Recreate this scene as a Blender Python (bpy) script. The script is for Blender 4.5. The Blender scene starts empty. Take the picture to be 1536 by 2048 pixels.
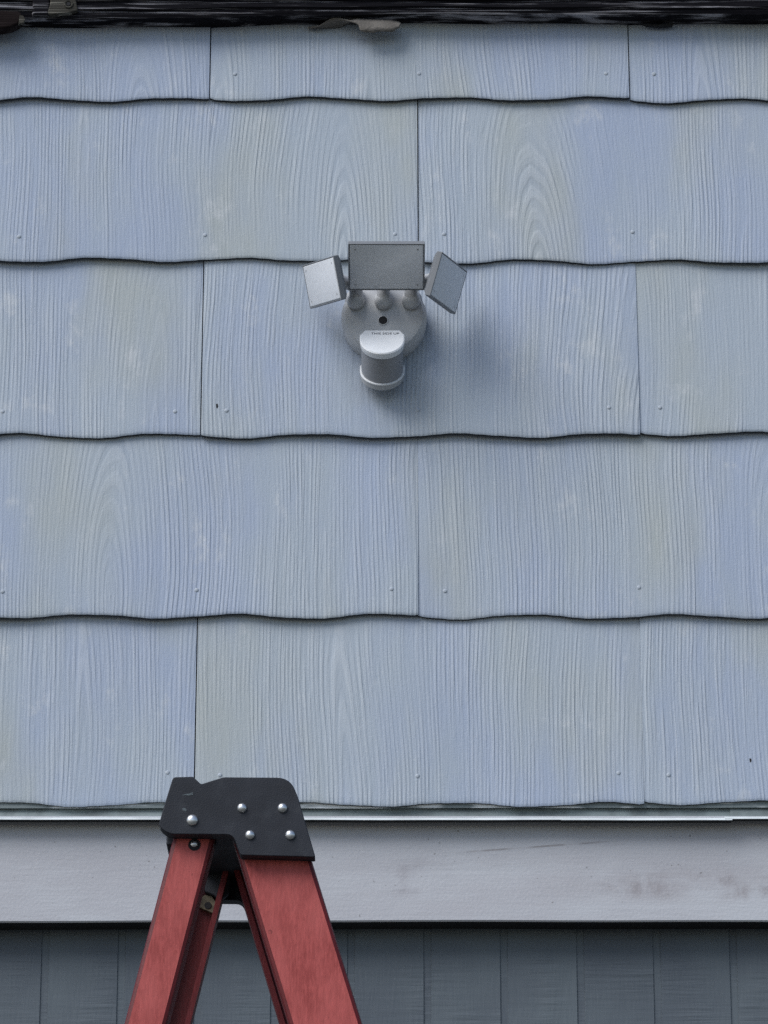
import bpy, math, random
from mathutils import Vector as V, Matrix
R = math.radians
sc = bpy.context.scene
col = sc.collection

# ------------------------------------------------------------------ camera
PITCH = R(20.0); FPX = 7800.0; CAM = V((0.0, -5.1, 1.5))
cd = bpy.data.cameras.new('camera'); cam = bpy.data.objects.new('camera', cd); col.objects.link(cam)
cd.sensor_fit = 'VERTICAL'; cd.sensor_height = 36.0; cd.lens = FPX / 2048 * 36.0
cd.clip_start = 0.05; cd.clip_end = 3000
cam.location = CAM; cam.rotation_euler = (R(90) + PITCH, 0, 0)
sc.camera = cam
# ------------------------------------------------------------------ light
SUN_EL = R(47); SUN_AZ = R(-46)          # azimuth: left of the outward (-Y) direction
sun_dir = V((math.sin(SUN_AZ) * math.cos(SUN_EL), -math.cos(SUN_AZ) * math.cos(SUN_EL), math.sin(SUN_EL)))
w = bpy.data.worlds.new('World'); sc.world = w; w.use_nodes = True
wn = w.node_tree.nodes; wl = w.node_tree.links; wn.clear()
sky = wn.new('ShaderNodeTexSky'); sky.sky_type = 'NISHITA'; sky.sun_disc = False
sky.sun_elevation = SUN_EL; sky.sun_rotation = math.atan2(sun_dir.x, sun_dir.y)
sky.air_density = 1.0; sky.dust_density = 1.5; sky.ozone_density = 1.0
bg = wn.new('ShaderNodeBackground'); bg.inputs[1].default_value = 0.075
wo = wn.new('ShaderNodeOutputWorld'); wl.new(sky.outputs[0], bg.inputs[0]); wl.new(bg.outputs[0], wo.inputs[0])
sl = bpy.data.lights.new('sun', 'SUN'); sl.energy = 1.5; sl.angle = R(38); sl.color = (0.96, 0.98, 1.0)
sun = bpy.data.objects.new('sun', sl); col.objects.link(sun)
sun.rotation_euler = (-sun_dir).to_track_quat('-Z', 'Y').to_euler(); sun.location = (-3, -6, 8)
vs = sc.view_settings; vs.view_transform = 'Standard'; vs.look = 'None'; vs.gamma = 1.0; vs.exposure = 0.76
vs.use_curve_mapping = False
sc.cycles.use_denoising = False

# ------------------------------------------------------------------ helpers
FW = V((0, math.cos(PITCH), math.sin(PITCH))); UPV = V((0, -math.sin(PITCH), math.cos(PITCH)))
def at(px, py, Y):
    d = FW + V((1, 0, 0)) * ((px - 768) / FPX) + UPV * ((1024 - py) / FPX)
    return CAM + d * ((Y - CAM.y) / d.y)

class MB:
    def __init__(s): s.v = []; s.f = []; s.sm = []; s.mi = []
    def add(s, verts, faces, smooth=False, mi=0):
        b = len(s.v); s.v += [tuple(x) for x in verts]
        for f in faces: s.f.append([b + i for i in f]); s.sm.append(smooth); s.mi.append(mi)
    def box(s, c, hx, hy, hz, ax=None, mi=0):
        X, Y, Z = ax or (V((1, 0, 0)), V((0, 1, 0)), V((0, 0, 1))); c = V(c)
        P = [c + X * (hx * a) + Y * (hy * b) + Z * (hz * d) for a in (-1, 1) for b in (-1, 1) for d in (-1, 1)]
        s.add(P, [(0, 1, 3, 2), (4, 6, 7, 5), (0, 4, 5, 1), (2, 3, 7, 6), (0, 2, 6, 4), (1, 5, 7, 3)], mi=mi)
    def prism(s, pts, d, mi=0):
        """closed outline (list of Vectors) pushed along vector d"""
        n = len(pts); P = [V(p) for p in pts] + [V(p) + V(d) for p in pts]
        F = [list(range(n))[::-1], list(range(n, 2 * n))] + [(i, (i + 1) % n, n + (i + 1) % n, n + i) for i in range(n)]
        s.add(P, F, mi=mi)
    def loft(s, rings, cap=True, smooth=False, mi=0):
        n = len(rings[0]); P = [p for r in rings for p in r]; F = []
        for k in range(len(rings) - 1):
            for i in range(n):
                j = (i + 1) % n; F.append((k * n + i, k * n + j, (k + 1) * n + j, (k + 1) * n + i))
        s.add(P, F, smooth, mi)
        if cap:
            s.add(rings[0], [list(range(n))[::-1]], False, mi); s.add(rings[-1], [list(range(n))], False, mi)
    def lathe(s, prof, o, ax, n=32, cap=True, smooth=True, mi=0):
        ax = V(ax).normalized(); a = ax.orthogonal().normalized(); b = ax.cross(a); o = V(o)
        rings = [[o + ax * h + (a * math.cos(2 * math.pi * i / n) + b * math.sin(2 * math.pi * i / n)) * r for i in range(n)] for r, h in prof]
        s.loft(rings, cap, smooth, mi)
    def build(s, name, mat, parent=None, origin=None, bevel=0, seg=2):
        o0 = V(origin) if origin is not None else V((0, 0, 0))
        me = bpy.data.meshes.new(name); me.from_pydata([tuple(V(p) - o0) for p in s.v], [], s.f)
        for m in (mat if isinstance(mat, (list, tuple)) else [mat]): me.materials.append(m)
        for p, q, m in zip(me.polygons, s.sm, s.mi): p.use_smooth = q or bevel > 0; p.material_index = m
        me.update()
        import bmesh
        bm = bmesh.new(); bm.from_mesh(me)
        bmesh.ops.remove_doubles(bm, verts=bm.verts, dist=1e-6)
        bmesh.ops.recalc_face_normals(bm, faces=bm.faces); bm.to_mesh(me); bm.free()
        if not bevel and any(s.sm):
            me.set_sharp_from_angle(angle=R(35))
        o = bpy.data.objects.new(name, me); col.objects.link(o)
        if bevel:
            md = o.modifiers.new('bevel', 'BEVEL'); md.width = bevel; md.segments = seg; md.limit_method = 'ANGLE'
            md.angle_limit = R(40); md.harden_normals = True
        if parent is not None:
            o.parent = parent; o.location = o0 - parent.matrix_world.translation if parent.type != 'EMPTY' else o0 - parent.location
            # only translations are used on parents, so offsets add up
            if parent.parent is not None: o.location = o0 - parent.location - parent.parent.location
            elif parent.type != 'EMPTY': o.location = o0 - parent.location
        else: o.location = o0
        return o
def empty(name, loc, label, cat, group=None):
    o = bpy.data.objects.new(name, None); col.objects.link(o); o.location = loc; o.empty_display_size = 0.1
    o['label'] = label; o['category'] = cat
    if group: o['group'] = group
    return o

class NT:
    """tiny node-building helper"""
    def __init__(s, name):
        s.m = bpy.data.materials.new(name); s.m.use_nodes = True; s.t = s.m.node_tree; s.b = s.t.nodes['Principled BSDF']
    def n(s, typ, ins=None, **kw):
        nd = s.t.nodes.new(typ)
        for k, v in kw.items(): setattr(nd, k, v)
        for k, v in (ins or {}).items():
            if isinstance(v, bpy.types.NodeSocket): s.t.links.new(v, nd.inputs[k])
            else: nd.inputs[k].default_value = v
        return nd
    def math(s, op, a, b=0.0, c=0.0): return s.n('ShaderNodeMath', {0: a, 1: b, 2: c}, operation=op).outputs[0]
    def coord(s): return s.n('ShaderNodeTexCoord').outputs['Object']
    def rand(s): return s.n('ShaderNodeObjectInfo').outputs['Random']
    def sep(s, v): return s.n('ShaderNodeSeparateXYZ', {0: v}).outputs
    def comb(s, x, y, z): return s.n('ShaderNodeCombineXYZ', {0: x, 1: y, 2: z}).outputs[0]
    def scale(s, v, sx, sy, sz): return s.n('ShaderNodeVectorMath', {0: v, 1: (sx, sy, sz)}, operation='MULTIPLY').outputs[0]
    def addv(s, a, b): return s.n('ShaderNodeVectorMath', {0: a, 1: b}, operation='ADD').outputs[0]
    def noise(s, v, sc_=1.0, det=2.0, rough=0.5, out=0):
        return s.n('ShaderNodeTexNoise', {'Vector': v, 'Scale': sc_, 'Detail': det, 'Roughness': rough}).outputs[out]
    def ramp(s, f, a, b, lo=0.0, hi=1.0, interp='SMOOTHSTEP'):
        return s.n('ShaderNodeMapRange', {0: f, 1: a, 2: b, 3: lo, 4: hi}, interpolation_type=interp).outputs[0]
    def mix(s, f, a, b, mode='MIX'):
        nd = s.n('ShaderNodeMix', {}, data_type='RGBA', blend_type=mode)
        for k, v in ((0, f), (6, a), (7, b)):
            if isinstance(v, bpy.types.NodeSocket): s.t.links.new(v, nd.inputs[k])
            else: nd.inputs[k].default_value = v if k == 0 else (v[0], v[1], v[2], 1)
        return nd.outputs[2]
    def bump(s, h, dist, strength=1.0, normal=None):
        ins = {'Height': h, 'Distance': dist, 'Strength': strength}
        if normal is not None: ins['Normal'] = normal
        return s.n('ShaderNodeBump', ins).outputs[0]
    def set(s, **kw):
        for k, v in kw.items():
            k = k.replace('_', ' ')
            if isinstance(v, bpy.types.NodeSocket): s.t.links.new(v, s.b.inputs[k])
            else: s.b.inputs[k].default_value = (v + (1,) if isinstance(v, tuple) and len(v) == 3 else v)
        return s.m
def C(r, g, b):
    f = lambda c: (c / 255 / 12.92) if c / 255 <= 0.04045 else ((c / 255 + 0.055) / 1.055) ** 2.4
    return (f(r), f(g), f(b))

# ------------------------------------------------------------------ materials
def shingle_material():
    t = NT('painted_cement_shingle')
    p0 = t.coord(); r = t.rand()
    off = t.comb(t.math('MULTIPLY', r, 37.0), t.math('MULTIPLY', r, 91.0), t.math('MULTIPLY', r, 53.0))
    p = t.addv(p0, off); x, y, z = t.sep(p)
    q = t.comb(x, t.math('MULTIPLY', r, 17.0), z)
    # flat-sawn figure: nested arches round a few centres, straight grain between them
    warp = t.noise(t.scale(q, 3.6, 1, 2.4), 1.0, 1.5, 0.45)
    warp2 = t.noise(t.scale(q, 34, 1, 3.2), 1.0, 3.0, 0.55)
    xs = t.math('ADD', x, t.math('MULTIPLY', warp, 0.050))
    cell = t.math('FLOOR', t.math('DIVIDE', xs, 0.40))
    wn_ = t.n('ShaderNodeTexWhiteNoise', {'Vector': t.comb(cell, t.math('MULTIPLY', r, 71.0), 3.0)}, noise_dimensions='3D')
    r1, r2, r3 = t.sep(wn_.outputs['Color'])
    X = t.math('SUBTRACT', t.math('FLOORED_MODULO', xs, 0.40), t.ramp(r1, 0, 1, 0.05, 0.35, 'LINEAR'))
    zl_ = t.sep(p0)[2]
    d = t.math('ADD', t.math('MULTIPLY', t.math('SUBTRACT', zl_, t.ramp(r2, 0.0, 1.0, -0.14, 0.05, 'LINEAR')), t.ramp(r3, 0, 1, 0.0, 0.20, 'LINEAR')), 0.003)
    rad = t.math('SQRT', t.math('ADD', t.math('MULTIPLY', X, X), t.math('MULTIPLY', d, d)))
    ph = t.math('MULTIPLY', rad, 172.0)
    ph = t.math('ADD', ph, t.math('MULTIPLY', warp2, 1.1))
    wave = t.ramp(t.math('SINE', t.math('MULTIPLY', ph, 6.2832)), -0.85, 0.55)
    ringn = t.noise(t.comb(t.math('MULTIPLY', ph, 1.25), t.math('MULTIPLY', z, 3.0), t.math('MULTIPLY', cell, 4.7)), 1.0, 2.0, 0.6)
    wave = t.math('ADD', t.math('MULTIPLY', wave, 0.58), t.math('MULTIPLY', t.ramp(ringn, 0.34, 0.64), 0.42))
    amp = t.ramp(t.noise(t.scale(q, 9, 1, 2.6), 1.0, 2.0), 0.32, 0.57, 0.22, 1.0)
    fade = t.noise(t.comb(t.math('MULTIPLY', ph, 0.42), t.math('MULTIPLY', z, 7.0), t.math('MULTIPLY', cell, 2.3)), 1.0, 3.0, 0.6)
    amp = t.math('MULTIPLY', amp, t.ramp(fade, 0.32, 0.60, 0.18, 1.2))
    fine = t.noise(t.scale(q, 260, 60, 22), 1.0, 3.0, 0.65)
    stip = t.noise(p, 520.0, 1.0)
    h = t.math('MULTIPLY', wave, amp)
    h = t.math('ADD', h, t.math('MULTIPLY', fine, 0.85))
    h = t.math('ADD', h, t.math('MULTIPLY', stip, 0.30))
    blot = t.noise(t.scale(q, 6.5, 1, 3.2), 1.0, 3.0, 0.55)
    blot2 = t.noise(t.addv(t.scale(q, 6.2, 1, 2.6), (9.1, 3.3, 5.7)), 1.0, 3.0, 0.55)
    c = t.mix(t.ramp(blot, 0.34, 0.62), (0.358, 0.418, 0.535), (0.392, 0.446, 0.505))
    c = t.mix(t.ramp(blot2, 0.47, 0.76, 0, 0.75), c, (0.405, 0.430, 0.398))
    chalk = t.ramp(t.noise(t.scale(q, 22, 1, 14), 1.0, 4.0, 0.65), 0.58, 0.76, 0, 0.6)
    c = t.mix(chalk, c, (0.58, 0.60, 0.62))
    ridge = t.math('MULTIPLY', wave, t.math('MULTIPLY', amp, 0.23))
    c = t.mix(ridge, c, (0.68, 0.70, 0.71))
    c = t.mix(t.ramp(t.noise(p, 650.0, 2.0, 0.7), 0.50, 0.75, 0, 0.22), c, (0.66, 0.68, 0.70))
    c = t.mix(t.ramp(t.noise(p, 480.0, 2.0, 0.7), 0.52, 0.75, 0, 0.16), c, (0.20, 0.23, 0.27))
    groove = t.math('MULTIPLY', t.math('SUBTRACT', 1.0, wave), t.math('MULTIPLY', amp, 0.09))
    c = t.mix(groove, c, (0.20, 0.23, 0.27))
    return t.set(Base_Color=c, Roughness=0.72, Specular_IOR_Level=0.25, Normal=t.bump(h, 0.00074, 1.0))

def trim_material():
    t = NT('painted_trim_board'); p = t.coord(); x, y, z = t.sep(p)
    n1 = t.noise(t.scale(p, 3, 1, 9), 1.0, 4.0, 0.6)
    c = t.mix(t.ramp(n1, 0.35, 0.68), (0.452, 0.450, 0.476), (0.508, 0.520, 0.548))
    # rubbed brownish dirt smear, low on the right hand half of the board
    def spot(cx, cz, rx, rz):
        dx = t.math('DIVIDE', t.math('SUBTRACT', x, cx), rx); dz = t.math('DIVIDE', t.math('SUBTRACT', z, cz), rz)
        d = t.math('SQRT', t.math('ADD', t.math('MULTIPLY', dx, dx), t.math('MULTIPLY', dz, dz)))
        return t.ramp(d, 0.45, 1.05, 1, 0)
    sm = t.math('MULTIPLY', t.math('MULTIPLY', spot(0.44, 0.050, 0.19, 0.024), t.ramp(t.noise(t.scale(p, 13, 1, 30), 1.0, 3.0), 0.38, 0.6)), t.ramp(t.noise(t.scale(p, 55, 1, 22), 1.0, 4.0, 0.6), 0.34, 0.64))
    sm2 = t.math('MULTIPLY', spot(0.045, 0.058, 0.060, 0.034), t.ramp(t.noise(t.scale(p, 24, 1, 30), 1.0, 3.0), 0.42, 0.66, 0, 0.6))
    sc1 = t.math('ABSOLUTE', t.math('SUBTRACT', z, t.math('ADD', 0.1045, t.math('MULTIPLY', t.math('SUBTRACT', x, 0.2), 0.075))))
    scm = t.math('MULTIPLY', t.ramp(sc1, 0.0004, 0.0020, 1, 0), t.math('MULTIPLY', spot(0.205, 0.104, 0.12, 0.05), t.ramp(t.noise(t.scale(p, 30, 1, 10), 1.0, 2.0), 0.35, 0.6, 0.1, 0.55)))
    c = t.mix(t.math('MULTIPLY', sm, 0.62), c, (0.25, 0.22, 0.225))
    c = t.mix(t.math('MULTIPLY', spot(0.42, 0.052, 0.25, 0.034), t.ramp(t.noise(t.scale(p, 9, 1, 14), 1.0, 4.0), 0.35, 0.65, 0, 0.35)), c, (0.33, 0.30, 0.31))
    c = t.mix(t.ramp(t.noise(p, 420.0, 3.0, 0.7), 0.48, 0.72, 0, 0.18), c, (0.72, 0.72, 0.74))
    c = t.mix(t.math('MULTIPLY', sm2, 0.7), c, (0.30, 0.28, 0.30))
    c = t.mix(scm, c, (0.16, 0.13, 0.12))
    speck = t.ramp(t.noise(p, 170, 1.0), 0.74, 0.80, 0, 0.7)
    c = t.mix(speck, c, (0.2, 0.19, 0.19))
    h = t.math('ADD', t.noise(t.scale(p, 18, 1, 190), 1.0, 3.0), t.math('MULTIPLY', t.noise(p, 260, 2.0), 0.9))
    return t.set(Base_Color=c, Roughness=0.6, Specular_IOR_Level=0.3, Normal=t.bump(h, 0.00045, 0.8))

def plank_material():
    t = NT('slate_blue_rough_sawn_panel'); p0 = t.coord(); r = t.rand()
    p = t.addv(p0, t.comb(t.math('MULTIPLY', r, 31.0), 0.0, t.math('MULTIPLY', r, 57.0)))
    saw = t.noise(t.scale(p, 9, 1, 125), 1.0, 2.0, 0.55)
    mask = t.ramp(t.noise(t.scale(p, 11, 1, 7), 1.0, 2.0), 0.40, 0.66, 0.12, 1.0)
    h = t.math('ADD', t.math('MULTIPLY', saw, mask), t.math('MULTIPLY', t.noise(t.scale(p, 240, 1, 30), 1.0, 2.0), 0.20))
    c = t.mix(t.ramp(t.noise(t.scale(p, 5, 1, 6), 1.0, 3.0), 0.35, 0.68), (0.100, 0.118, 0.138), (0.126, 0.150, 0.168))
    return t.set(Base_Color=c, Roughness=0.6, Specular_IOR_Level=0.3, Normal=t.bump(h, 0.0020, 1.0))

def old_wood_material(name, base, streak, amt=0.5):
    t = NT(name); p = t.coord()
    g = t.noise(t.scale(p, 5.0, 40, 330), 1.0, 5.0, 0.65)
    g2 = t.noise(t.scale(p, 9, 20, 80), 1.0, 4.0, 0.65)
    s = t.math('MULTIPLY', t.ramp(g, 0.50, 0.64), t.ramp(g2, 0.38, 0.56))
    c = t.mix(t.math('MULTIPLY', s, amt), base, streak)
    h = t.math('ADD', g, t.math('MULTIPLY', g2, 0.7))
    return t.set(Base_Color=c, Roughness=0.92, Specular_IOR_Level=0.1, Normal=t.bump(h, 0.0022, 1.0))

def plain(name, c, rough=0.5, metal=0.0, spec=0.5, var=0.12, sc_=30.0, bump=0.0, bsc=300.0):
    t = NT(name); p = t.coord()
    n = t.noise(p, sc_, 3.0, 0.6)
    cc = t.mix(t.ramp(n, 0.3, 0.7), tuple(k * (1 - var) for k in c), tuple(min(1, k * (1 + var)) for k in c))
    kw = dict(Base_Color=cc, Roughness=rough, Metallic=metal, Specular_IOR_Level=spec)
    if bump: kw['Normal'] = t.bump(t.noise(p, bsc, 2.0), bump, 1.0)
    return t.set(**kw)

def fibreglass_material(name, a, b, rough, blot):
    t = NT(name); p = t.coord()
    fib = t.noise(t.scale(p, 330, 330, 70), 1.0, 4.0, 0.7)
    bl = t.noise(t.scale(p, 26, 26, 12), 1.0, 4.0, 0.62)
    c = t.mix(t.ramp(bl, 0.32, 0.68), a, b)
    c = t.mix(t.math('MULTIPLY', t.ramp(fib, 0.38, 0.68), 0.45), c, tuple(k * 1.35 for k in b))
    nick = t.ramp(t.noise(t.scale(p, 75, 75, 42), 1.0, 3.0, 0.65), 0.66, 0.76, 0, blot)
    c = t.mix(nick, c, tuple(k * 0.42 for k in a))
    return t.set(Base_Color=c, Roughness=rough, Specular_IOR_Level=0.35, Normal=t.bump(fib, 0.0006, 0.7))

def cap_material():
    t = NT('black_moulded_plastic'); p = t.coord()
    c = t.mix(t.ramp(t.noise(p, 22, 4.0, 0.6), 0.3, 0.7), (0.013, 0.015, 0.021), (0.022, 0.025, 0.034))
    c = t.mix(t.ramp(t.noise(p, 48, 5.0, 0.7), 0.50, 0.75, 0, 0.35), c, (0.055, 0.060, 0.066))
    return t.set(Base_Color=c, Roughness=0.6, Specular_IOR_Level=0.35, Normal=t.bump(t.noise(p, 700, 2.0), 0.0004, 0.8))

M_shingle = shingle_material(); M_trim = trim_material(); M_plank = plank_material()
M_frieze = old_wood_material('black_weathered_wood', (0.008, 0.0075, 0.010), (0.34, 0.33, 0.35), 0.95)
M_frieze2 = old_wood_material('dark_brown_weathered_wood', (0.012, 0.008, 0.008), (0.06, 0.05, 0.05), 0.4)
M_knot = old_wood_material('bare_grey_wood', (0.05, 0.047, 0.04), (0.22, 0.21, 0.18), 0.9)
M_felt = plain('grey_brown_torn_felt', (0.15, 0.135, 0.118), 0.85, var=0.2, sc_=60, bump=0.001)
M_flash = plain('white_painted_metal', (0.62, 0.66, 0.66), 0.42, var=0.16, sc_=14, bump=0.0006, bsc=60)
def worn_flange():
    t = NT('worn_white_flange'); p = t.coord()
    f = t.ramp(t.noise(t.scale(p, 6.5, 3, 30), 1.0, 3.0, 0.6), 0.50, 0.58)
    c = t.mix(f, (0.17, 0.20, 0.20), (0.68, 0.70, 0.70))
    return t.set(Base_Color=c, Roughness=0.5)
M_flashw = worn_flange()
M_flashg = plain('grey_green_painted_metal', (0.17, 0.205, 0.205), 0.5, var=0.35, sc_=16, bump=0.0006, bsc=60)
M_edge = plain('shade_dark_edge', (0.035, 0.04, 0.045), 0.9, var=0.3, sc_=80)  # near-black for shingle butts and backs: the shade under each course is coloured in
M_dark = plain('tar_paper_and_shade', (0.012, 0.012, 0.014), 0.9)  # felt behind the shingles; also the shade colour under the trim board
M_nail = plain('painted_nail_head', (0.41, 0.45, 0.50), 0.7)
M_hole = plain('dark_recess', (0.006, 0.006, 0.008), 0.8)
M_house = plain('silver_grey_light_housing', (0.48, 0.49, 0.505), 0.42, var=0.05, bump=0.0001, bsc=900)
M_sbot = plain('shaded_white_plastic', (0.42, 0.43, 0.44), 0.42, var=0.04)  # lower rim of the white sensor, greyed: its down-facing shade is in the colour
M_frame = plain('dark_grey_lamp_frame', (0.20, 0.21, 0.225), 0.45, var=0.05)
M_white = plain('bright_white_plastic', (0.80, 0.81, 0.82), 0.38, var=0.03)
M_lens = plain('frosted_lamp_lens', (0.68, 0.70, 0.73), 0.35, var=0.05, sc_=200)
M_slens = plain('smoky_sensor_lens', (0.26, 0.265, 0.28), 0.3, var=0.06)
M_print = plain('grey_print', (0.05, 0.05, 0.06), 0.6)
M_cap = cap_material()
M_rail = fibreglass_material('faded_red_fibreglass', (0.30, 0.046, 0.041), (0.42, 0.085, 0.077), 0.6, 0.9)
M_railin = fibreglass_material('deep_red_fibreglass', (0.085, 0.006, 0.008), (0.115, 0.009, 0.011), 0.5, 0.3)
M_steel = plain('bright_rivet_steel', (0.62, 0.63, 0.64), 0.32, metal=0.9, var=0.1, sc_=120)
M_tan = plain('tan_fibre_spacer', (0.13, 0.11, 0.075), 0.8, var=0.3, sc_=120)
M_alu = plain('grooved_aluminium', (0.55, 0.56, 0.57), 0.4, metal=0.9)
M_rubber = plain('black_rubber', (0.02, 0.02, 0.02), 0.8)

def ground_material():
    t = NT('gravelly_yard'); p = t.coord()
    c = t.mix(t.ramp(t.noise(p, 0.6, 6.0, 0.6), 0.35, 0.65), (0.07, 0.075, 0.06), (0.13, 0.125, 0.11))
    return t.set(Base_Color=c, Roughness=0.9, Normal=t.bump(t.noise(p, 40, 4.0), 0.02, 0.8))

# ------------------------------------------------------------------ ground
mb = MB(); mb.add([(-400, -400, 0), (400, -400, 0), (400, 400, 0), (-400, 400, 0)], [(0, 1, 2, 3)])
g = mb.build('ground', ground_material()); g['kind'] = 'structure'; g['label'] = 'bare ground in front of the house'

# ------------------------------------------------------------------ house wall
house = empty('house_wall', (0, 0.04, 0), 'house wall clad in pale blue grey wavy-edged wood-grain shingles', 'wall')
XL, XR = -1.55, 1.55
ZTOP = at(768, 30, -0.026).z
mb = MB(); mb.box((0, 0.12, 2.25), 1.6, 0.05, 2.25); mb.build('sheathing', M_dark, house, (0, 0.12, 2.25))

TILT = 0.036
rows = [  # bottom line py, joint px (reference), half-shift, phase
    (198, [420, 1258]), (520, [-14, 836, 1690]), (869, [404, 1276]), (1232, [-44, 836, 1712]), (1607, [391, 1284])]
zb = [at(768, py, 0.0).z for py, _ in rows]
random.seed(4)
nails = {0: [(470, 148), (838, 147), (1212, 147), (1308, 148)],
         1: [(38, 473), (790, 468), (888, 468), (1265, 464), (410, 470)],
         2: [(5, 823), (350, 823), (453, 821), (836, 820), (1218, 815), (1320, 815)],
         3: [(5, 1183), (393, 1180), (783, 1178), (890, 1182), (1278, 1175)],
         4: [(335, 1545), (440, 1550), (835, 1552), (1237, 1546), (1337, 1550)]}
tight = {(2, 1276), (3, 836), (4, 1284), (3, -44)}
shingles = []
def make_shingle(ri, x0, x1, zbot, zt, dy, dz, seed):
    rnd = random.Random(seed); wd = x1 - x0; hgt = zt - zbot
    nx = 90; ts = [0, 0.0016, 0.004, 0.012, 0.04, 0.08, 0.14, 0.2, 0.26, hgt]; ts = [t for t in ts if t < hgt] + ([hgt] if hgt not in ts[:-1] else [])
    ts = sorted(set([t for t in ts if t <= hgt] + [hgt]))
    A = 0.0036; p1, p2, p3 = [rnd.uniform(0, 6.28) for _ in range(3)]
    fr = []
    for j, tz in enumerate(ts):
        row = []
        for i in range(nx + 1):
            u = i / nx; xx = wd * u
            wv = A * math.cos(2 * math.pi * 3 * (u - 0.25)) * (0.9 + 0.15 * math.sin(p1 + 5 * u)) + 0.0005 * math.sin(p2 + 47 * u) + 0.00025 * math.sin(p3 + 160 * u)
            e = min(u, 1 - u) * wd
            if e < 0.008: wv += 0.0016 * (1 - e / 0.008) ** 2
            k = max(0.0, 1 - tz / 0.18)
            z = tz + wv * k
            y = TILT * tz + 0.0009 * math.sin(p1 + 3.1 * u + 4 * tz) + 0.0007 * math.sin(p2 + 7.3 * u - 9 * tz) + 0.0006 * math.sin(p3 + 19 * u) * (0.3 + 0.7 * k)
            y += {0: 0.0013, 1: 0.0004}.get(j, 0.0)
            if e < 0.0012: y += 0.0006
            row.append(V((xx - wd / 2, y, z)))
        fr.append(row)
    th = 0.005; m = MB(); n1 = nx + 1
    m.add([p for r_ in fr for p in r_], [(j * n1 + i, j * n1 + i + 1, (j + 1) * n1 + i + 1, (j + 1) * n1 + i) for j in range(len(ts) - 1) for i in range(nx)], True)
    B = [[V((p.x, p.y + th, p.z)) for p in r_] for r_ in (fr[0], fr[-1])]
    rim = lambda a, b, mi=0: m.add(a + b, [(i, i + 1, len(a) + i + 1, len(a) + i) for i in range(len(a) - 1)], False, mi)
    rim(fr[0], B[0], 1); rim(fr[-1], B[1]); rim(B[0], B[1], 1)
    for c_ in (0, nx): rim([r_[c_] for r_ in fr], [V((r_[c_].x, r_[c_].y + th, r_[c_].z)) for r_ in fr])
    o = V(((x0 + x1) / 2, dy, zbot + dz))
    def face_y(wx_, wz_):
        u = (wx_ - x0) / wd; tz = wz_ - zbot - dz; k = max(0.0, 1 - tz / 0.18)
        return dy + TILT * tz + 0.0009 * math.sin(p1 + 3.1 * u + 4 * tz) + 0.0007 * math.sin(p2 + 7.3 * u - 9 * tz) + 0.0006 * math.sin(p3 + 19 * u) * (0.3 + 0.7 * k)
    m.v = [tuple(V(p) + o) for p in m.v]
    return m.build('shingle', [M_shingle, M_edge], house, o), face_y
for ri, (py, js) in enumerate(rows):
    zt = (zb[ri - 1] if ri else ZTOP + 0.02) + 0.028
    ymid = (py + (rows[ri - 1][0] if ri else 60)) / 2
    js = [(at(j, ymid, 0).x, j) for j in js]
    step = js[1][0] - js[0][0]
    while js[0][0] > XL: js.insert(0, (js[0][0] - step, None))
    while js[-1][0] < XR: js.append((js[-1][0] + step, None))
    for k in range(len(js) - 1):
        (xa, ja), (xb_, jb) = js[k], js[k + 1]
        ga = 0.0001 if (ri, ja) in tight else 0.0008; gb = 0.0001 if (ri, jb) in tight else 0.0008
        dy = random.uniform(-0.0005, 0.0005) - (0.0010 if (ri, jb) in tight else 0)
        dz = random.uniform(-0.0022, 0.0022)
        if (ri, ja) == (4, 1284): dz += 0.003
        shingles.append((ri, xa, xb_, make_shingle(ri, xa + ga, xb_ - gb, zb[ri], zt, dy, dz, 11 * ri + k)))
dome = [(0.0031, 0.0), (0.0028, 0.0004), (0.0020, 0.0009), (0.0010, 0.0011)]
for ri, pts in nails.items():
    for (px, py) in pts:
        q = at(px, py, 0)
        for (r2, xa, xb_, (ob, fy)) in shingles:
            if r2 == ri and xa < q.x < xb_:
                q = at(px, py, fy(q.x, q.z) - 0.0001)
                mb = MB(); mb.lathe(dome, q, (0, -1, 0.0), 12); mb.build('nail', M_nail, ob, q); break
# two dark chipped nicks in the cement board
for ri, px, py, hw, hh in ((2, 434, 812, 0.0016, 0.0035), (4, 1501, 1521, 0.0015, 0.0030)):
    q = at(px, py, 0)
    for (r2, xa, xb_, (ob, fy)) in shingles:
        if r2 == ri and xa < q.x < xb_:
            q = at(px, py, fy(q.x, q.z) - 0.0003)
            mb = MB(); mb.prism([q + V((a * hw, 0, b * hh)) for a, b in ((-1, 0.9), (0.5, 1), (1, 0.1), (0.4, -1), (-0.6, -0.7))], (0, 0.002, 0)); mb.build('chip', M_hole, ob, q); break

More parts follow.
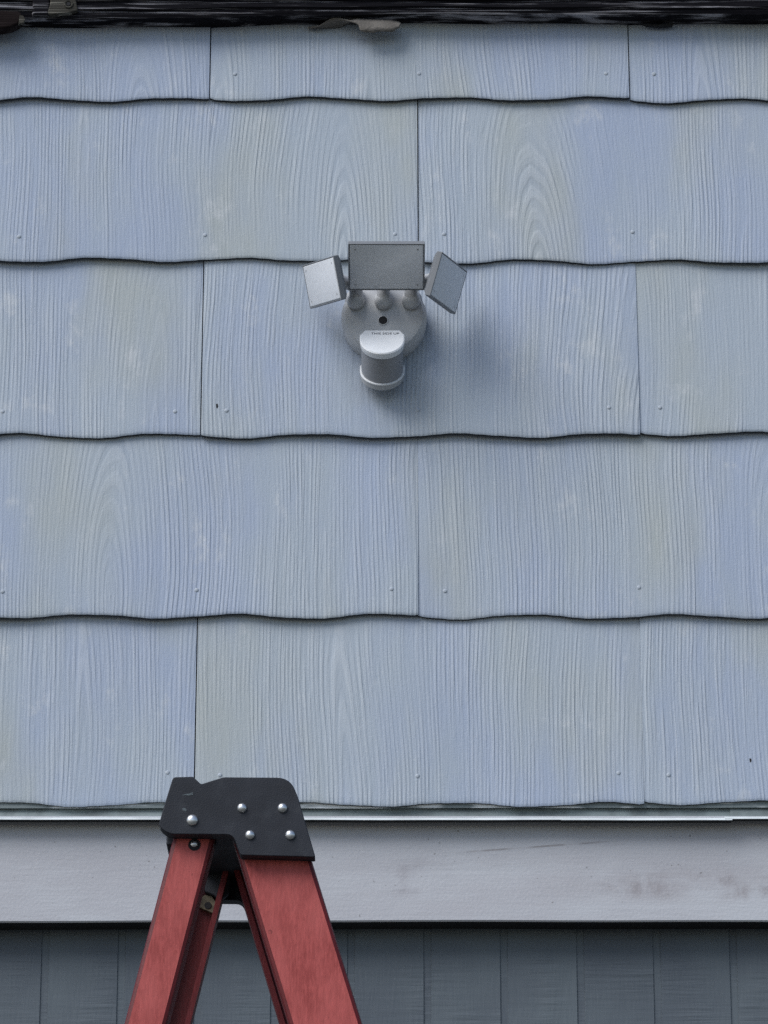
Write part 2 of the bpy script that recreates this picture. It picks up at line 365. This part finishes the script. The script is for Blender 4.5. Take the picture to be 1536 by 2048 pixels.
# frieze board under the roof edge
fb = at(768, 30, -0.026)
mb = MB()
N = 60; ring = []
fr_pts = []
for i in range(N + 1):
    x = XL - 0.05 + (XR - XL + 0.1) * i / N
    dzz = -0.004 * (-x) * 0.9 + 0.0012 * math.sin(9 * x + 1) + 0.0008 * math.sin(31 * x)
    if x < -0.15: dzz -= 0.0035 * min(1.0, (-0.15 - x) / 0.2)
    zbm = fb.z + dzz
    fr_pts.append([V((x, 0.05, zbm + 0.0)), V((x, -0.026, zbm)), V((x, -0.028, zbm + 0.004)), V((x, -0.028, fb.z + 0.26)), V((x, 0.05, fb.z + 0.26))])
mb.loft(fr_pts)
fo = mb.build('frieze_board', M_frieze, house, (0, 0, fb.z)); fo['label'] = 'black weathered board along the top of the wall'
for (y1, y2, pr) in ((-9, 2, 0.004), (8, 19, 0.0035)):      # raised weathered ridges of the board face
    a = at(768, y2, -0.028).z; b = at(768, y1, -0.028).z
    mb = MB(); L = []
    for i in range(81):
        x = XL + (XR - XL) * i / 80; o_ = 0.0015 * math.sin(7 * x + y1) + 0.0008 * math.sin(23 * x + y2) + (0.0036 * x)
        L.append([V((x, -0.0275, a + o_)), V((x, -0.028 - pr, a + 0.002 + o_)), V((x, -0.028 - pr, b - 0.002 + o_)), V((x, -0.0275, b + o_))])
    mb.loft(L); mb.build('wood_ridge', M_frieze, fo, (0, -0.04, a))
# roof edge above, out of the picture
mb = MB(); mb.prism([V((XL - 0.1, -0.09, fb.z + 0.40)), V((XL - 0.1, 0.9, fb.z + 0.78)), V((XL - 0.1, 0.9, fb.z + 0.82)), V((XL - 0.1, -0.09, fb.z + 0.30))], (XR - XL + 0.2, 0, 0))
mb.build('roof', M_frieze2, house, (0, 0, fb.z + 0.3))
# joint block, bare knot plate and rounded brown rafter end at the left
c0 = at(82, 26, -0.030)
mb = MB(); mb.box(c0 + V((0, 0.012, 0.030)), 0.013, 0.015, 0.036); mb.build('joint_block', M_frieze, house, c0, bevel=0.004)
k0 = at(126, 4, -0.036)
mb = MB(); outl = [(-24, -30), (22, -32), (26, -4), (30, 16), (10, 22), (-8, 23), (-24, 26), (-31, 20), (-26, 4)]
mb.prism([at(126 + a, 4 + b, -0.036) for a, b in outl], (0, 0.012, 0)); kp = mb.build('knot_plate', M_knot, house, k0, bevel=0.002)
kp['label'] = 'bare grey knotted patch of wood with a dark hole'
h0 = at(137, 8, -0.0368); mb = MB(); mb.lathe([(0.0032, 0), (0.0030, 0.0008)], h0, (0, -1, 0), 14); mb.build('hole', M_hole, kp, h0)
mb = MB(); mb.lathe([(0.0062, 0), (0.0068, 0.001), (0.0060, 0.0018), (0.0042, 0.0012)], h0 + V((0, 0.0006, 0)), (0, -1, 0), 18, cap=False); mb.build('knot_ring', M_knot, kp, h0)
b0 = at(0, 45, -0.036)
mb = MB(); outl = [(-240, 20), (-60, 67), (-20, 70), (5, 68.5), (22, 65), (36, 59), (43, 50), (44, 40), (38, 33), (-60, 30), (-240, -10)]
mb.prism([at(a, b - 12, -0.036) for a, b in outl], (0, 0.022, 0)); bo = mb.build('rafter_end', M_frieze2, house, b0, bevel=0.006, seg=3)
bo['label'] = 'dark brown rounded rafter end at the left under the roof edge'
q = at(43, 38, -0.039); mb = MB(); mb.prism([at(43 + a, 38 + b, -0.039) for a, b in ((-4, -8), (3, -7), (7, 0), (4, 7), (-2, 8), (-6, 11), (-5, 1))], (0, 0.006, 0)); mb.build('bare_wood_chip', M_knot, bo, q)
# torn felt flap hanging out under the board
P = [((617, 57, -.004), (618, 55, .002)), ((630, 54.5, -.010), (630, 56, .004)), ((641, 51, -.016), (642, 56, .006)), ((652, 44, -.022), (655, 56, .006)), ((660, 38.5, -.026), (661, 56, .006)), ((668, 36.5, -.028), (670, 56, .006)), ((681, 37, -.030), (682, 54, .006)),
     ((691, 39.5, -.031), (690, 50, .004)), ((700, 42.5, -.032), (698, 44, -.01)), ((710, 46, -.033), (706, 38, -.022)), ((717, 49.5, -.034), (716, 37, -.026)), ((718.5, 56, -.034), (720, 38, -.027)), ((721, 62, -.034), (724, 38, -.028)), ((732, 64.5, -.034), (732, 39, -.028)), ((747, 65.5, -.034), (745, 40, -.028)),
     ((758, 63, -.033), (758, 40, -.028)), ((770, 62.5, -.033), (770, 41, -.027)), ((780, 63.5, -.032), (779, 41, -.027)), ((787, 63, -.031), (787, 42, -.026)), ((792, 58.5, -.029), (792, 43, -.025)), ((798, 56, -.028), (797, 44, -.024)), ((801, 49, -.026), (800, 46, -.024))]
mb = MB(); vv = []
for a, b in P:
    A_, B_ = at(a[0], a[1], a[2] * 0.68), at(b[0], b[1], b[2] * 0.68); vv += [A_, A_.lerp(B_, 0.33) + V((0, -0.0018, 0)), A_.lerp(B_, 0.66) + V((0, -0.0012, 0)), B_]
mb.add(vv, [(4 * i + j, 4 * i + j + 1, 4 * i + j + 5, 4 * i + j + 4) for i in range(len(P) - 1) for j in range(3)], True)
fl = mb.build('felt_flap', M_felt, house, at(710, 50, 0)); md = fl.modifiers.new('solid', 'SOLIDIFY'); md.thickness = 0.0022; md.offset = 0
fl['label'] = 'torn curled grey felt flap sticking out under the top board'
mb = MB(); d0 = at(1330, 50, -0.004); mb.prism([at(1285 + a, 47 + b, -0.006) for a, b in ((0, 0), (30, 2), (62, -2), (60, 4), (35, 6), (10, 4))], (0, 0.006, 0)); mb.build('felt_scrap', M_dark, house, d0)

# drip flashing below the last course
zl = at(768, 1639, -0.020).z
def strip(name, mat, prof, xs, jitter, parent=house, seed=1, bevel=0):
    rnd = random.Random(seed); ph = [rnd.uniform(0, 6.28) for _ in range(3)]; L = []
    n = 80
    for i in range(n + 1):
        x = xs[0] + (xs[1] - xs[0]) * i / n
        o_ = jitter * (math.sin(5 * x + ph[0]) + 0.5 * math.sin(14 * x + ph[1]) + 0.35 * math.sin(41 * x + ph[2]))
        L.append([V((x, yy, zz + o_)) for yy, zz in prof])
    m = MB(); m.loft(L); zz = sum(p[1] for p in prof) / len(prof)
    return m.build(name, mat, parent, ((xs[0] + xs[1]) / 2, prof[0][0], zz), bevel=bevel)
z16 = at(768, 1607, 0).z
xa1 = at(1140, 1630, -0.01).x; xa2 = at(1463, 1630, -0.01).x
strip('upper_flange', M_flashw, [(0.009, z16 + 0.03), (0.0065, z16 + 0.03), (0.0055, zl + 0.0235), (0.0080, zl + 0.0235)], (XL, XR), 0.0004, seed=2)
strip('lower_flange', M_flashg, [(0.016, zl + 0.0300), (0.0135, zl + 0.0300), (0.0060, zl + 0.0055), (0.012, zl + 0.0055)], (XL, xa2), 0.0003, seed=3)
strip('lower_flange', M_flashg, [(0.016, zl + 0.0310), (0.0120, zl + 0.0310), (0.0030, zl + 0.0062), (0.012, zl + 0.0062)], (xa2, XR), 0.0003, seed=4)
for xs, dz_, dy_, sd in (((XL, xa1), 0.0, 0.0, 5), ((xa1 - 0.012, xa2), -0.0009, -0.0010, 6), ((xa2 - 0.010, XR), 0.0018, 0.0012, 7)):
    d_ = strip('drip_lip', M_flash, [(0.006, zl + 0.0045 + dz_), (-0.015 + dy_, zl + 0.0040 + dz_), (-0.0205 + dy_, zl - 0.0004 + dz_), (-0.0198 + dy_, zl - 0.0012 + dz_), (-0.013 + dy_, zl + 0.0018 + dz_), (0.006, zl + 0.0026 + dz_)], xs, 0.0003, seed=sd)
    d_.data.materials.append(M_edge)  # lip underside coloured near-black to deepen the shade below it
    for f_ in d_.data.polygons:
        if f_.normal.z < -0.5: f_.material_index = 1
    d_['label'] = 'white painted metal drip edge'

# broad trim board
zt_ = at(768, 1638, 0.003).z; zb_ = at(768, 1844, -0.001).z
mb = MB(); L = []
for i in range(61):
    x = XL + (XR - XL) * i / 60; o_ = 0.0007 * math.sin(3.1 * x + 1) + 0.0003 * math.sin(17 * x)
    L.append([V((x, 0.0405, zb_ + o_)), V((x, 0.001, zb_ + o_)), V((x, -0.001, zb_ + 0.002 + o_)), V((x, 0.0015 + o_, (zb_ + zt_) / 2)), V((x, 0.003, zt_ + 0.004)), V((x, 0.0405, zt_ + 0.004))])
mb.loft(L)
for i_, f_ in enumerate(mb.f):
    if len(f_) == 4 and i_ % 6 == 0: mb.mi[i_] = 1  # bottom face blackened: the shade under the board is put into its colour
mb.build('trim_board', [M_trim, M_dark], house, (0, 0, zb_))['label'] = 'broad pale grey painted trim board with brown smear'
# grooved lower siding: one plank face between every two grooves
zs_ = zb_ + 0.06
ls = MB(); ls.box((0, 0.0540, zs_ / 2), 1.55, 0.010, zs_ / 2)
lower = ls.build('lower_siding', M_plank, house, (0, 0.062, zs_ / 2)); lower['label'] = 'slate blue grooved panel siding under the trim board'
pitch = 0.1030; gx = at(1008, 1950, 0.046).x; gw = 0.0095
k0_ = int((XL - gx) / pitch); k1_ = int((XR - gx) / pitch); shared = None
for k in range(k0_, k1_):
    xa = gx + k * pitch + gw / 2; xb_ = xa + pitch - gw
    mid = V(((xa + xb_) / 2, 0.041, zs_ / 2)); hw = (xb_ - xa) / 2
    if shared is None:
        mb = MB(); mb.loft([[mid + V((sx, sy, sz)) for sx, sy in ((-hw, 0.0036), (-hw + 0.0006, 0.0013), (hw - 0.0006, 0.0013), (hw, 0.0036))] for sz in (-zs_ / 2, zs_ / 2)])
        pl = mb.build('siding_plank', M_plank, lower, mid); shared = pl
    else:
        pl = shared.copy(); col.objects.link(pl); pl.parent = lower; pl.location = mid - lower.location - house.location

# ------------------------------------------------------------------ security light
cw = at(768, 648, 0.004)
light = empty('security_light', cw, 'white three-headed security floodlight with motion sensor mounted on the shingles', 'floodlight')
E = R(22.8); rr = V((1, 0, 0)); cc = V((0, -math.cos(E), -math.sin(E))); uu = V((0, -math.sin(E), math.cos(E)))
PX = 1 / 1440.0
def fr(a, b, d): return (rr * a + uu * b + cc * d) * PX
mb = MB(); yb = 0.012 - cw.y
mb.lathe([(0.0585, -yb), (0.0600, 0.006), (0.0605, 0.022), (0.0590, 0.030), (0.0545, 0.0375), (0.0470, 0.0405)], cw, (0, -1, 0), 64)
base = mb.build('mounting_base', M_house, light, cw)
fcen = cw + V((0, -0.0405, 0))
hp = at(766, 641, fcen.y)
mb = MB(); mb.lathe([(0.0074, 0.0002), (0.0072, 0.0010), (0.0062, 0.0012), (0.0060, 0.0004)], hp, (0, -1, 0), 24, cap=False); mb.build('screw_rim', M_house, base, hp)
mb = MB(); mb.lathe([(0.0064, 0.0), (0.0063, 0.0007)], hp, (0, -1, 0), 24); mb.build('screw_hole', M_hole, base, hp)

def head(center, W, H, label, armx, depth=0.013):
    """lamp head: W runs along its long side, H from top to bottom, lens faces the yard"""
    Wn, Hn = W.normalized(), (H - W.normalized() * H.dot(W.normalized())).normalized()
    nrm = Wn.cross(Hn)
    if nrm.dot(cc) < 0: nrm = -nrm
    lw, lh = W.length / 2, H.length / 2
    c = V(center)
    mb = MB()
    def ring(sx, off): return [c + Wn * (a * (lw - sx)) + Hn * (b * (lh - sx)) + nrm * off for a, b in ((-1, -1), (1, -1), (1, 1), (-1, 1))]
    mb.loft([ring(0.006, -depth), ring(0.0, -depth + 0.005), ring(0.0, 0.0), ring(0.0016, 0.0), ring(0.0018, -0.0016)])
    hd = mb.build('lamp_head', M_frame, light, c, bevel=0.0016, seg=2); hd['label'] = label
    mb = MB(); mb.loft([ring(0.0020, -0.0024), ring(0.0020, -0.0008), ring(0.0032, 0.0002)])
    mb.build('lens', M_lens, hd, c, bevel=0.0005)
    for a, b in ((-1, 1), (1, 1), (-1, -1), (1, -1)):
        q = c + Wn * (a * (lw - 0.010)) + Hn * (b * (lh - 0.009)) + nrm * (-0.0004)
        mb = MB(); mb.lathe([(0.0030, -0.0004), (0.0028, 0.0004), (0.0016, 0.0006)], q, nrm, 12); mb.build('lens_screw', M_house, hd, q)
    # hinge arm from the back of the head down to the knuckle on the base
    kn = at(armx, 604, fcen.y - 0.013)
    mb = MB(); RK = 0.0128; kd = V((0, -0.55, -0.30)).normalized()
    kb = kn - kd * 0.026
    mb.lathe([(RK * 1.25, 0), (RK * 1.06, 0.005), (RK, 0.013), (RK * 0.95, 0.0180), (RK * 0.82, 0.0222), (RK * 0.60, 0.0252), (RK * 0.30, 0.0270)], kb, kd, 28); mb.build('knuckle', M_house, hd, kn)
    k1 = at(armx, 572, fcen.y - 0.012)
    tgt = c - nrm * (depth * 0.8) - Wn * 0.0
    tgt = V((tgt.x * 0.75 + k1.x * 0.25, tgt.y, k1.z)) if abs(tgt.x - k1.x) > 0.02 else tgt
    mb = MB()
    for a_, b_ in ((kn - kd * 0.008, k1), (k1, tgt)):
        ax = b_ - a_; mb.lathe([(0.0095, 0), (0.0095, ax.length)], a_, ax, 18)
    mb.build('hinge_arm', M_house, hd, kn)
    return hd
# central head, aimed down at the yard
cm = at(773, 534.5, fcen.y - 0.062)
t_ = R(30)
Hc = (-uu * math.cos(t_) - (-cc) * 0 + (-cc) * math.sin(t_) * 1.0)
head(cm, rr * 0.107, Hc * 0.0745, 'central lamp head seen from below', 767)
# side heads, turned outwards
lc = at(643, 565, -0.078)
head(lc, fr(65, 18, 138), fr(16, -88, 4), 'left lamp head turned to the side', 712)
rc = at(898, 567, -0.078)
head(rc, fr(53, -37, -140), fr(-25, -88, 14), 'right lamp head turned to the side', 822)

# motion sensor: D-shaped body tipped forward
EL = R(33); n_s = V((0, -math.cos(EL), math.sin(EL))); f_s = V((0, -math.sin(EL), -math.cos(EL)))   # top normal, lens direction
bk = at(764.5, 661, -0.050)
def dring(rw, dep, h, cham=0.006, n=26):
    pts = [(-rw, 0.010), (-rw + cham, 0.0), (rw - cham, 0.0), (rw, 0.010)]
    st = dep * 0.38
    for i in range(n + 1):
        a = math.pi * i / n; pts.append((rw * math.cos(a), st + (dep - st) * math.sin(a)))
    return [bk + rr * x + f_s * y + n_s * h for x, y in pts]
HW, DP = 0.0314, 0.0565
mb = MB()
mb.loft([dring(HW - 0.0015, DP - 0.0015, 0.0), dring(HW, DP, -0.0015), dring(HW, DP, -0.005), dring(HW - 0.001, DP - 0.001, -0.0105), dring(HW - 0.0022, DP - 0.0022, -0.0108)])
sen = mb.build('motion_sensor', M_white, light, bk); sen['label'] = 'motion sensor with bright white top'
mb = MB(); mb.loft([dring(HW - 0.0022, DP - 0.0024, -0.0100), dring(HW - 0.0018, DP - 0.0020, -0.030), dring(HW - 0.0022, DP - 0.0024, -0.054)], smooth=True); mb.build('sensor_lens', M_slens, sen, bk)
mb = MB(); mb.loft([dring(HW - 0.0006, DP - 0.0004, -0.0530), dring(HW, DP, -0.0538), dring(HW, DP, -0.0548)]); mb.build('sensor_ledge', M_white, sen, bk)
mb = MB(); mb.loft([dring(HW - 0.0006, DP - 0.0006, -0.0546), dring(HW - 0.0005, DP - 0.0005, -0.0625), dring(HW - 0.004, DP - 0.004, -0.066)]); mb.build('sensor_bottom', M_sbot, sen, bk)
mb = MB(); a0 = bk + f_s * 0.02 - n_s * 0.03; a1 = V((bk.x, fcen.y + 0.01, bk.z - 0.012)); mb.lathe([(0.014, 0), (0.014, (a1 - a0).length)], a0, a1 - a0, 24); mb.build('sensor_arm', M_house, sen, a0)
# printed line on the sensor top
tc = bpy.data.curves.new('print', 'FONT'); tc.body = 'THIS SIDE UP'; tc.size = 0.0068; tc.align_x = 'CENTER'; tc.align_y = 'CENTER'
to = bpy.data.objects.new('print_tmp', tc); col.objects.link(to)
bpy.context.view_layer.update()
tm = bpy.data.meshes.new_from_object(to.evaluated_get(bpy.context.evaluated_depsgraph_get())); bpy.data.objects.remove(to)
Mx = Matrix((rr, -f_s, n_s)).transposed()
for v_ in tm.vertices: v_.co = Mx @ v_.co
tm.materials.append(M_print); tx = bpy.data.objects.new('printed_lettering', tm); col.objects.link(tx)
tx.parent = sen; tpos = bk + rr * 0.004 + f_s * 0.008 + n_s * 0.0003; tx.location = tpos - sen.location - light.location

# ------------------------------------------------------------------ stepladder
YP = -1.10                       # outer face of the near cap side
LW = 0.300                       # cap width, near side to far side
lad0 = at(470, 1650, YP)
ladder = empty('stepladder', (lad0.x, YP + LW / 2, 0), 'red fibreglass stepladder with black riveted top cap standing before the wall', 'ladder')
def rounded(pts):
    out = []
    n = len(pts)
    for i, p in enumerate(pts):
        x, y = p[0], p[1]; r = p[2] if len(p) > 2 else 0
        if not r: out.append((x, y)); continue
        a = V((pts[i - 1][0] - x, pts[i - 1][1] - y)).normalized(); b = V((pts[(i + 1) % n][0] - x, pts[(i + 1) % n][1] - y)).normalized()
        for k in range(7):
            t = k / 6; p0 = V((x, y)) + a * r; p2 = V((x, y)) + b * r; pm = V((x, y))
            q = p0 * (1 - t) ** 2 + pm * 2 * t * (1 - t) + p2 * t * t; out.append((q.x, q.y))
    return out
capo = rounded([(346, 1554, 6), (386, 1553, 2), (402, 1568, 3), (447, 1554, 5), (580, 1555, 26), (596, 1594, 8), (631, 1714, 4), (481, 1710, 5), (466, 1669, 14), (334, 1668, 16), (317, 1650, 8), (328, 1612, 6)])
cp = [at(a, b, YP) for a, b in capo]
PT = 0.020
mb = MB(); mb.prism(cp, (0, PT, 0)); cap = mb.build('top_cap', M_cap, ladder, at(470, 1640, YP), bevel=0.0030, seg=3)
mb = MB(); mb.prism([p + V((0, LW - PT, 0)) for p in cp], (0, PT, 0)); mb.build('far_cap_side', M_cap, cap, at(470, 1640, YP) + V((0, LW, 0)), bevel=0.002)
tz = at(470, 1556, YP).z; tl = at(350, 1556, YP).x; tr = at(585, 1556, YP).x
mb = MB(); mb.box(((tl + tr) / 2 + 0.006, YP + LW / 2, tz - 0.022), (tr - tl) / 2 - 0.014, LW / 2 - PT - 0.0005, 0.014); mb.build('cap_deck', M_cap, cap, ((tl + tr) / 2, YP + LW / 2, tz - 0.02))
il = at(440, 1700, YP).x; ir = at(480, 1700, YP).x
def rivet(px, py, r, y, par, name='rivet'):
    q = at(px, py, y); mb = MB()
    mb.lathe([(r * 1.02, -0.001), (r, 0.0006), (r * 0.90, 0.0018), (r * 0.62, 0.0031), (r * 0.25, 0.0038)], q, (0, -1, 0), 24); return mb.build(name, M_steel, par, q)
for px, py, r in ((384.5, 1640.5, 0.0062), (484, 1616, 0.0052), (565, 1616, 0.0053), (500, 1670, 0.0052), (580.5, 1670, 0.0054)): rivet(px, py, r, YP - 0.0002, cap)
# pale scuffs rubbed into the cap side
M_scuff = plain('pale_scuff', (0.085, 0.105, 0.115), 0.8, var=0.4, sc_=500)
for sc_ in ([(363, 1591), (371, 1588), (379, 1587), (385, 1584), (386, 1590), (377, 1591), (370, 1590)], [(364, 1617), (370, 1616), (374, 1620), (371, 1623), (366, 1621)]):
    mb = MB(); mb.add([at(a, b, YP - 0.00025) for a, b in sc_], [list(range(len(sc_)))]); mb.build('scuff', M_scuff, cap, at(sc_[0][0], sc_[0][1], YP))

ladder_c = V((ladder.location.x, YP + LW / 2, 0))
def rail(e_top, e_bot, side, depth, y_face, name='rail', parent=ladder):
    """channel rail; e_top / e_bot = (px left, px right, py) of its outer face on the near side"""
    y0 = YP + PT + 0.0005
    tl_, tr_ = at(e_top[0], e_top[2], y0), at(e_top[1], e_top[2], y0); bl_, br_ = at(e_bot[0], e_bot[2], y0), at(e_bot[1], e_bot[2], y0)
    mt, mbm = (tl_ + tr_) / 2, (bl_ + br_) / 2
    d = (mt - mbm).normalized(); wx = ((tr_ - tl_).length + (br_ - bl_).length) / 4
    ztop = at(400, 1588, y0).z if e_top[0] < 450 else at(400, 1575, y0).z
    top = mt + d * ((ztop - mt.z) / d.z); bot = mt + d * ((0.02 - mt.z) / d.z)
    sp = 0.03 * (top.z - 0.02)                      # the pair spreads towards the feet
    s = 1 if side == 'near' else -1
    f = 0.0 if side == 'near' else (LW - 2 * (PT + 0.0005))
    th = 0.0062; rd = 0.0048
    prof = [(-wx, depth), (-wx, rd), (-wx + rd * 0.3, rd * 0.3), (-wx + rd, 0), (wx - rd, 0), (wx - rd * 0.3, rd * 0.3), (wx, rd), (wx, depth), (wx - th, depth), (wx - th, th), (-wx + th, th), (-wx + th, depth)]
    def ring(c, k): return [c + V((x, f + s * yy - s * k, 0)) for x, yy in prof]
    r0, r1 = ring(top, 0), ring(bot, sp); n = len(prof)
    m = MB()
    for i in range(n):
        j = (i + 1) % n
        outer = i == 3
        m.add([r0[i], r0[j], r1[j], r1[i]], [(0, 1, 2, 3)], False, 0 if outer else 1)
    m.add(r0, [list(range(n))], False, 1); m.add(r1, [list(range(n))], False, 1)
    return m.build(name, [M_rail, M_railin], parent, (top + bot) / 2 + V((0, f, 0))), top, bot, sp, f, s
LT, LB = (345.5, 428, 1680), (249, 335, 2048); RT, RB = (481, 624, 1724), (577, 725, 2048)
for side in ('near', 'far'):
    ra, *_ = rail(LT, LB, side, 0.030, 0, 'rear_rail'); rb, *_ = rail(RT, RB, side, 0.034, 0, 'front_rail')
    if side == 'near': near_rear, inf_r = ra, _
    inf_f = _; 
    for (e, nm) in (((LT, LB), ra), ((RT, RB), rb)):
        pass
rr0 = near_rear
y0 = YP + PT + 0.0005
q = at(389, 1690, y0 - 0.001)
mb = MB(); mb.lathe([(0.0068, -0.001), (0.0066, 0.0012), (0.0044, 0.0014)], q, (0, -1, 0), 20); mb.build('bolt_washer', M_hole, near_rear, q)
mb = MB(); mb.lathe([(0.0040, 0), (0.0037, 0.0016), (0.0024, 0.0028), (0.0010, 0.0032)], q + V((-0.0003, -0.001, 0.0007)), V((0, -1, 0.2)), 18); mb.build('bolt', M_steel, near_rear, q)
mb = MB(); q = at(416, 1689, y0 - 0.0006); mb.box(q, 0.0008, 0.0008, 0.004); mb.build('slot', M_hole, near_rear, q)
# black hinge blocks inside the cap, tan spacer on the far rear rail
q = at(392, 1672, YP + 0.05); mb = MB(); mb.box(q + V((-0.004, 0.0, -0.002)), 0.0265, 0.022, 0.014); mb.build('hinge_block', M_cap, ladder, q, bevel=0.002)
q = at(339, 1690, YP + 0.034); mb = MB(); mb.prism([at(a, b, YP + 0.034) for a, b in ((335, 1668), (352, 1668), (350, 1708), (341, 1706), (340, 1686), (335, 1682))], (0, 0.01, 0)); mb.build('hinge_clip', M_cap, ladder, q, bevel=0.001)
yf = YP + LW - PT - 0.0050
tn = [at(a, b, yf) for a, b in ((399, 1801), (410, 1793), (424, 1795), (433, 1808), (436, 1832), (424, 1829), (399, 1818))]
sp_ = MB(); sp_.prism(tn, (0, -0.008, 0)); spc = sp_.build('spacer_plate', M_tan, ladder, tn[0], bevel=0.001)
q = at(416, 1811, yf - 0.0082); mb = MB(); mb.lathe([(0.0042, -0.001), (0.0040, 0.0008)], q, (0, -1, 0), 14); mb.build('spacer_hole', M_hole, spc, q)
bl = [at(a, b, yf - 0.002) for a, b in ((405, 1700), (470, 1700), (462, 1756), (459, 1790), (440, 1808), (428, 1796), (410, 1789))]
mb = MB(); mb.prism(bl, (0, -0.012, 0)); mb.build('hinge_bracket', M_cap, ladder, bl[0], bevel=0.002)

# steps, rear braces, spreaders and feet below the picture
y0 = YP + PT
def line(e_t, e_b):
    a = (at(e_t[0], e_t[2], y0) + at(e_t[1], e_t[2], y0)) / 2; b = (at(e_b[0], e_b[2], y0) + at(e_b[1], e_b[2], y0)) / 2
    return a, (b - a) / (a.z - b.z)
fa, fd = line(RT, RB); ra_, rd_ = line(LT, LB)
def onl(a, d, z): return a + d * (a.z - z)
ym = YP + LW / 2
z = tz - 0.36
while z > 0.2:
    p = onl(fa, fd, z); hy = LW / 2 - PT - 0.006 + 0.03 * (tz - z); mb = MB(); mb.box((p.x, ym, z), 0.036, hy, 0.010)
    mb.build('step', M_alu, ladder, (p.x, ym, z), bevel=0.003); z -= 0.305
for z in (tz - 0.75, tz - 1.5, 0.35):
    p = onl(ra_, rd_, z); hy = LW / 2 - PT - 0.006 + 0.03 * (tz - z); mb = MB(); mb.box((p.x, ym, z), 0.004, hy, 0.018); mb.build('rear_brace', M_alu, ladder, (p.x, ym, z))
for s in (-1, 1):
    z = tz - 1.25; a = onl(fa, fd, z); b = onl(ra_, rd_, z); y = ym + s * (LW / 2 - PT - 0.02 + 0.03 * 1.25)
    mb = MB(); mb.box(((a.x + b.x) / 2, y, z), abs(a.x - b.x) / 2, 0.003, 0.012); mb.build('spreader', M_alu, ladder, ((a.x + b.x) / 2, y, z))
    for a_, d_, hx in ((fa, fd, 0.05), (ra_, rd_, 0.035)):
        p = onl(a_, d_, 0.02); mb = MB(); mb.box((p.x, ym + s * (LW / 2 - PT - 0.012 + 0.03 * (tz - 0.0)), 0.0255), hx, 0.024, 0.025); mb.build('foot', M_rubber, ladder, (p.x, ym, 0.025), bevel=0.004)
